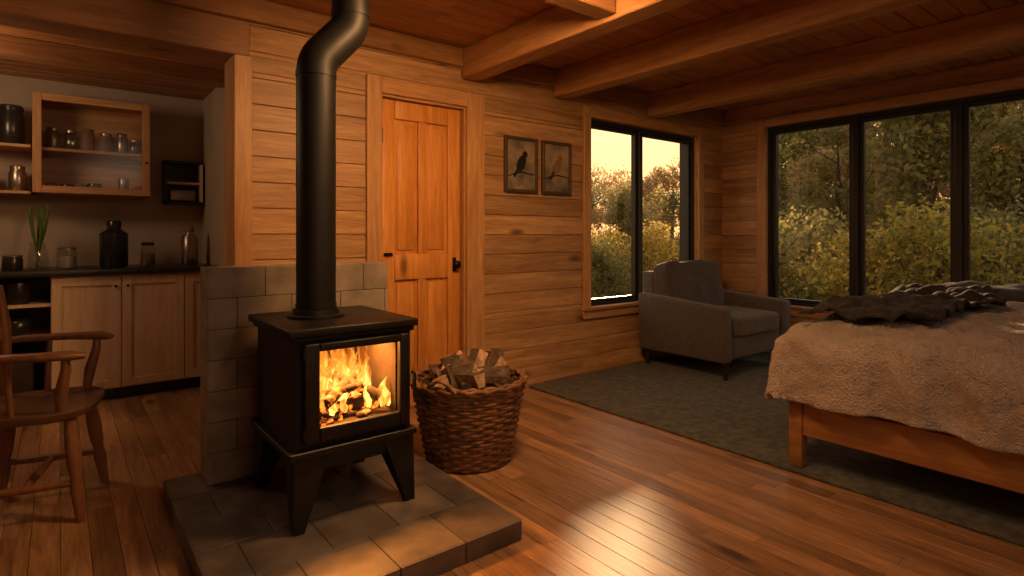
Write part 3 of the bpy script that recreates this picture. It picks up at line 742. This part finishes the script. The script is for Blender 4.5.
for z, x, hgt in ((.88, -.195, .05), (.72, -.175, .024)):
    pts = [(x - .045 * math.cos((k / 10 - .5) * math.pi), (k / 10 - .5) * .43, z) for k in range(11)]
    vs = []; fs = []
    for (x_, y_, z_) in pts: vs += [(x_ - .009, y_, z_ - hgt), (x_ + .009, y_, z_ - hgt), (x_ + .004, y_, z_ + hgt), (x_ - .014, y_, z_ + hgt)]
    for i in range(10):
        for k in range(4): fs.append((i * 4 + k, i * 4 + (k + 1) % 4, i * 4 + 4 + (k + 1) % 4, i * 4 + 4 + k))
    fs += [(0, 1, 2, 3), (40, 41, 42, 43)]; b.add(vs, fs, mChair)
for k in range(4):
    y = (k - 1.5) * .09
    b.tube([(-.175, y, sh - .02), (-.215, y * 1.05, .70), (-.235, y * 1.1, .86)], [.009, .011, .008], mChair, 8)
b.done("wooden_armchair", loc=(-.07, 3.13, .001), rotz=math.radians(-14))

# ------------------------------------------------------------------ exterior
b = B(); b.box(-20, 70, 3.7, 70, -.6, -.35, mGrass); b.box(5.8, 70, -40, 3.7, -.6, -.35, mGrass); b.done("ground_outside")
def tree_mesh(name, h, wr_, nl, ls, mat, trunk=True, seed=0, base=.15):
    rng = np.random.default_rng(seed); nb = 26
    cen = np.stack([rng.normal(0, wr_ * .45, nb), rng.normal(0, wr_ * .45, nb), rng.uniform(h * base, h * .9, nb)], 1)
    taper = 1 - .55 * (cen[:, 2] / h); cen[:, :2] *= taper[:, None] * 1.3
    rad = rng.uniform(.22, .42, nb) * wr_
    idx = rng.integers(0, nb, nl); d = rng.normal(size=(nl, 3)); d /= np.linalg.norm(d, axis=1)[:, None]
    c = cen[idx] + d * (rad[idx] * rng.uniform(.4, 1.05, nl))[:, None]
    a = rng.normal(size=(nl, 3)); a /= np.linalg.norm(a, axis=1)[:, None]
    bb = np.cross(a, rng.normal(size=(nl, 3))); bb /= np.linalg.norm(bb, axis=1)[:, None]
    sz = rng.uniform(.6, 1.3, nl)[:, None] * ls
    V = np.stack([c - a * sz, c + bb * sz * .55, c + a * sz, c - bb * sz * .55], 1).reshape(-1, 3)
    o = B()
    if trunk:
        o.tube([(0, 0, -.1), (.05, 0, h * .3), (-.04, .05, h * .6), (0, 0, h * .85)], [.09 * h / 4, .07 * h / 4, .045 * h / 4, .01], mBark, 8)
        for k in range(14):
            z = h * rng.uniform(.2, .75); t = cen[rng.integers(0, nb)]
            o.tube([(0, 0, z), ((t[0]) * .5, t[1] * .5, (z + t[2]) / 2), tuple(t)], [.03, .02, .006], mBark, 5)
    vv = o.v + [tuple(x) for x in V]; n0 = len(o.v)
    ff = o.f + [[n0 + 4 * i, n0 + 4 * i + 1, n0 + 4 * i + 2, n0 + 4 * i + 3] for i in range(nl)]
    me = bpy.data.meshes.new(name); me.from_pydata(vv, [], ff)
    me.materials.append(mBark); me.materials.append(mat)
    me.polygons.foreach_set("material_index", [0] * len(o.f) + [1] * nl); me.update(); return me
T1 = tree_mesh("tree_mesh", 6.5, 2.2, 9000, .085, mLeafG, seed=1)
T2 = tree_mesh("tree_mesh2", 6.5, 2.0, 8000, .085, mLeafG, seed=2, base=.1)
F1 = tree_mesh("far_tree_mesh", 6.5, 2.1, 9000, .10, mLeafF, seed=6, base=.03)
S1 = tree_mesh("bush_mesh", 2.6, 1.5, 6000, .055, mLeafY, seed=3, base=.05)
S2 = tree_mesh("bush_mesh2", 2.6, 1.6, 6000, .06, mLeafG, seed=4, base=.05)
def put(me, name, ang, dist, sc, zs=1):
    o = bpy.data.objects.new(name, me); col.objects.link(o); a = math.radians(ang)
    o.location = (dist * math.cos(a), dist * math.sin(a), -.36); o.rotation_euler = (0, 0, U(0, 6.28)); o.scale = (sc, sc, sc * zs)
ang = -12; k = 0
while ang < 66:
    open_ = ang > 30.5
    put((S1, S2, S1)[k % 3], "garden_bush", ang + U(-1, 1), U(9, 10.5), U(.5, .7) if open_ else U(.6, .85))
    ang += 5.5; k += 1
ang = -14
while ang < 70:
    open_ = ang > 30
    if open_: put(random.choice((T1, F1)), "tree", ang, U(17, 20), U(.46, .64))
    else: put(random.choice((T1, T2)), "tree", ang, U(14.5, 17), U(.72, .96))
    ang += 6 if open_ else 6
ang = -16
while ang < 72:
    open_ = ang > 31
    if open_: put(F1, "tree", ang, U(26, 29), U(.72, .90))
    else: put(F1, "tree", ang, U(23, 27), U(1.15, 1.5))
    ang += 4

# ------------------------------------------------------------------ world
w = bpy.data.worlds.new("dusk_sky"); scene.world = w; w.use_nodes = True; N = w.node_tree.nodes; L = w.node_tree.links
bg = N["Background"]; tc = N.new("ShaderNodeTexCoord")
nm = N.new("ShaderNodeVectorMath"); nm.operation = 'NORMALIZE'; L.new(tc.outputs["Generated"], nm.inputs[0])
sp = N.new("ShaderNodeSeparateXYZ"); L.new(nm.outputs[0], sp.inputs[0])
r = ramp(N, [(0, (.80, .46, .19)), (.12, (.80, .51, .26)), (.35, (.70, .56, .43)), (1, (.46, .42, .40))]); L.new(sp.outputs[2], r.inputs[0])
sd = Vector((.74, .67, .19)).normalized()
dt = N.new("ShaderNodeVectorMath"); dt.operation = 'DOT_PRODUCT'; dt.inputs[1].default_value = sd; L.new(nm.outputs[0], dt.inputs[0])
gl = M(N, L, 'POWER', M(N, L, 'MAXIMUM', dt.outputs["Value"], 0.0), 18.0)
mx = N.new("ShaderNodeMixRGB"); mx.blend_type = 'ADD'; mx.inputs[0].default_value = 1
gc = N.new("ShaderNodeMixRGB"); gc.blend_type = 'MULTIPLY'; gc.inputs[0].default_value = 1; gc.inputs[1].default_value = (.75, .38, .11, 1)
L.new(gl, gc.inputs[2]); L.new(r.outputs[0], mx.inputs[1]); L.new(gc.outputs[0], mx.inputs[2]); L.new(mx.outputs[0], bg.inputs[0])
bg.inputs[1].default_value = 1.35

# ------------------------------------------------------------------ lights
def light(kind, name, loc, energy, color, size=.1, target=None, size_y=None):
    d = bpy.data.lights.new(name, kind); d.energy = energy; d.color = color
    if kind == 'AREA':
        d.size = size
        if size_y: d.shape = 'RECTANGLE'; d.size_y = size_y
    elif kind == 'SUN': d.angle = size
    else: d.shadow_soft_size = size
    o = bpy.data.objects.new(name, d); col.objects.link(o); o.location = loc
    if target is not None: o.rotation_euler = (Vector(target) - Vector(loc)).to_track_quat('-Z', 'Y').to_euler()
    return o
light('SUN', "evening_sun", (20, 18, 5), 9.0, (1, .62, .30), math.radians(5), target=(20 - sd.x * 10, 18 - sd.y * 10, 5 - 10 * sd.z))
light('AREA', "firebox_glow", (.905, 2.26, .745), 18, (1, .34, .06), .28, target=(.905, 2.255, .1), size_y=.10)
light('AREA', "entry_warm_fill", (1.5, 1.6, 2.24), 32, (1, .49, .18), .35, target=(1.75, 3.3, .9))  # added light without fixture, out of view; warms the door wall
light('POINT', "overhead_fill", (1.1, .55, 2.1), 12, (1, .60, .32), .12)  # added point light, no pendant modelled; lifts the ceiling and beams
light('POINT', "kitchen_fill", (-.75, 4.2, 2.0), 17, (1, .64, .37), .15)  # added soft light beyond the frame edge, brightens the kitchen
light('AREA', "room_fill", (1.0, -1.2, 2.4), 13, (1, .76, .54), 1.2, target=(1.8, 0.6, 0))  # added broad fill behind the camera, not an actual fitting

# ------------------------------------------------------------------ camera
cd = bpy.data.cameras.new("camera"); cam = bpy.data.objects.new("camera", cd); col.objects.link(cam)
cd.sensor_width = 36; cd.lens = 572 / 1024 * 36; cd.shift_y = -52 / 1024; cd.clip_start = .05
cam.location = (0, 0, 1.15); cam.rotation_euler = (math.radians(90), 0, math.radians(-38.3))
scene.camera = cam
scene.view_settings.view_transform = 'Standard'
scene.view_settings.exposure = 0.0
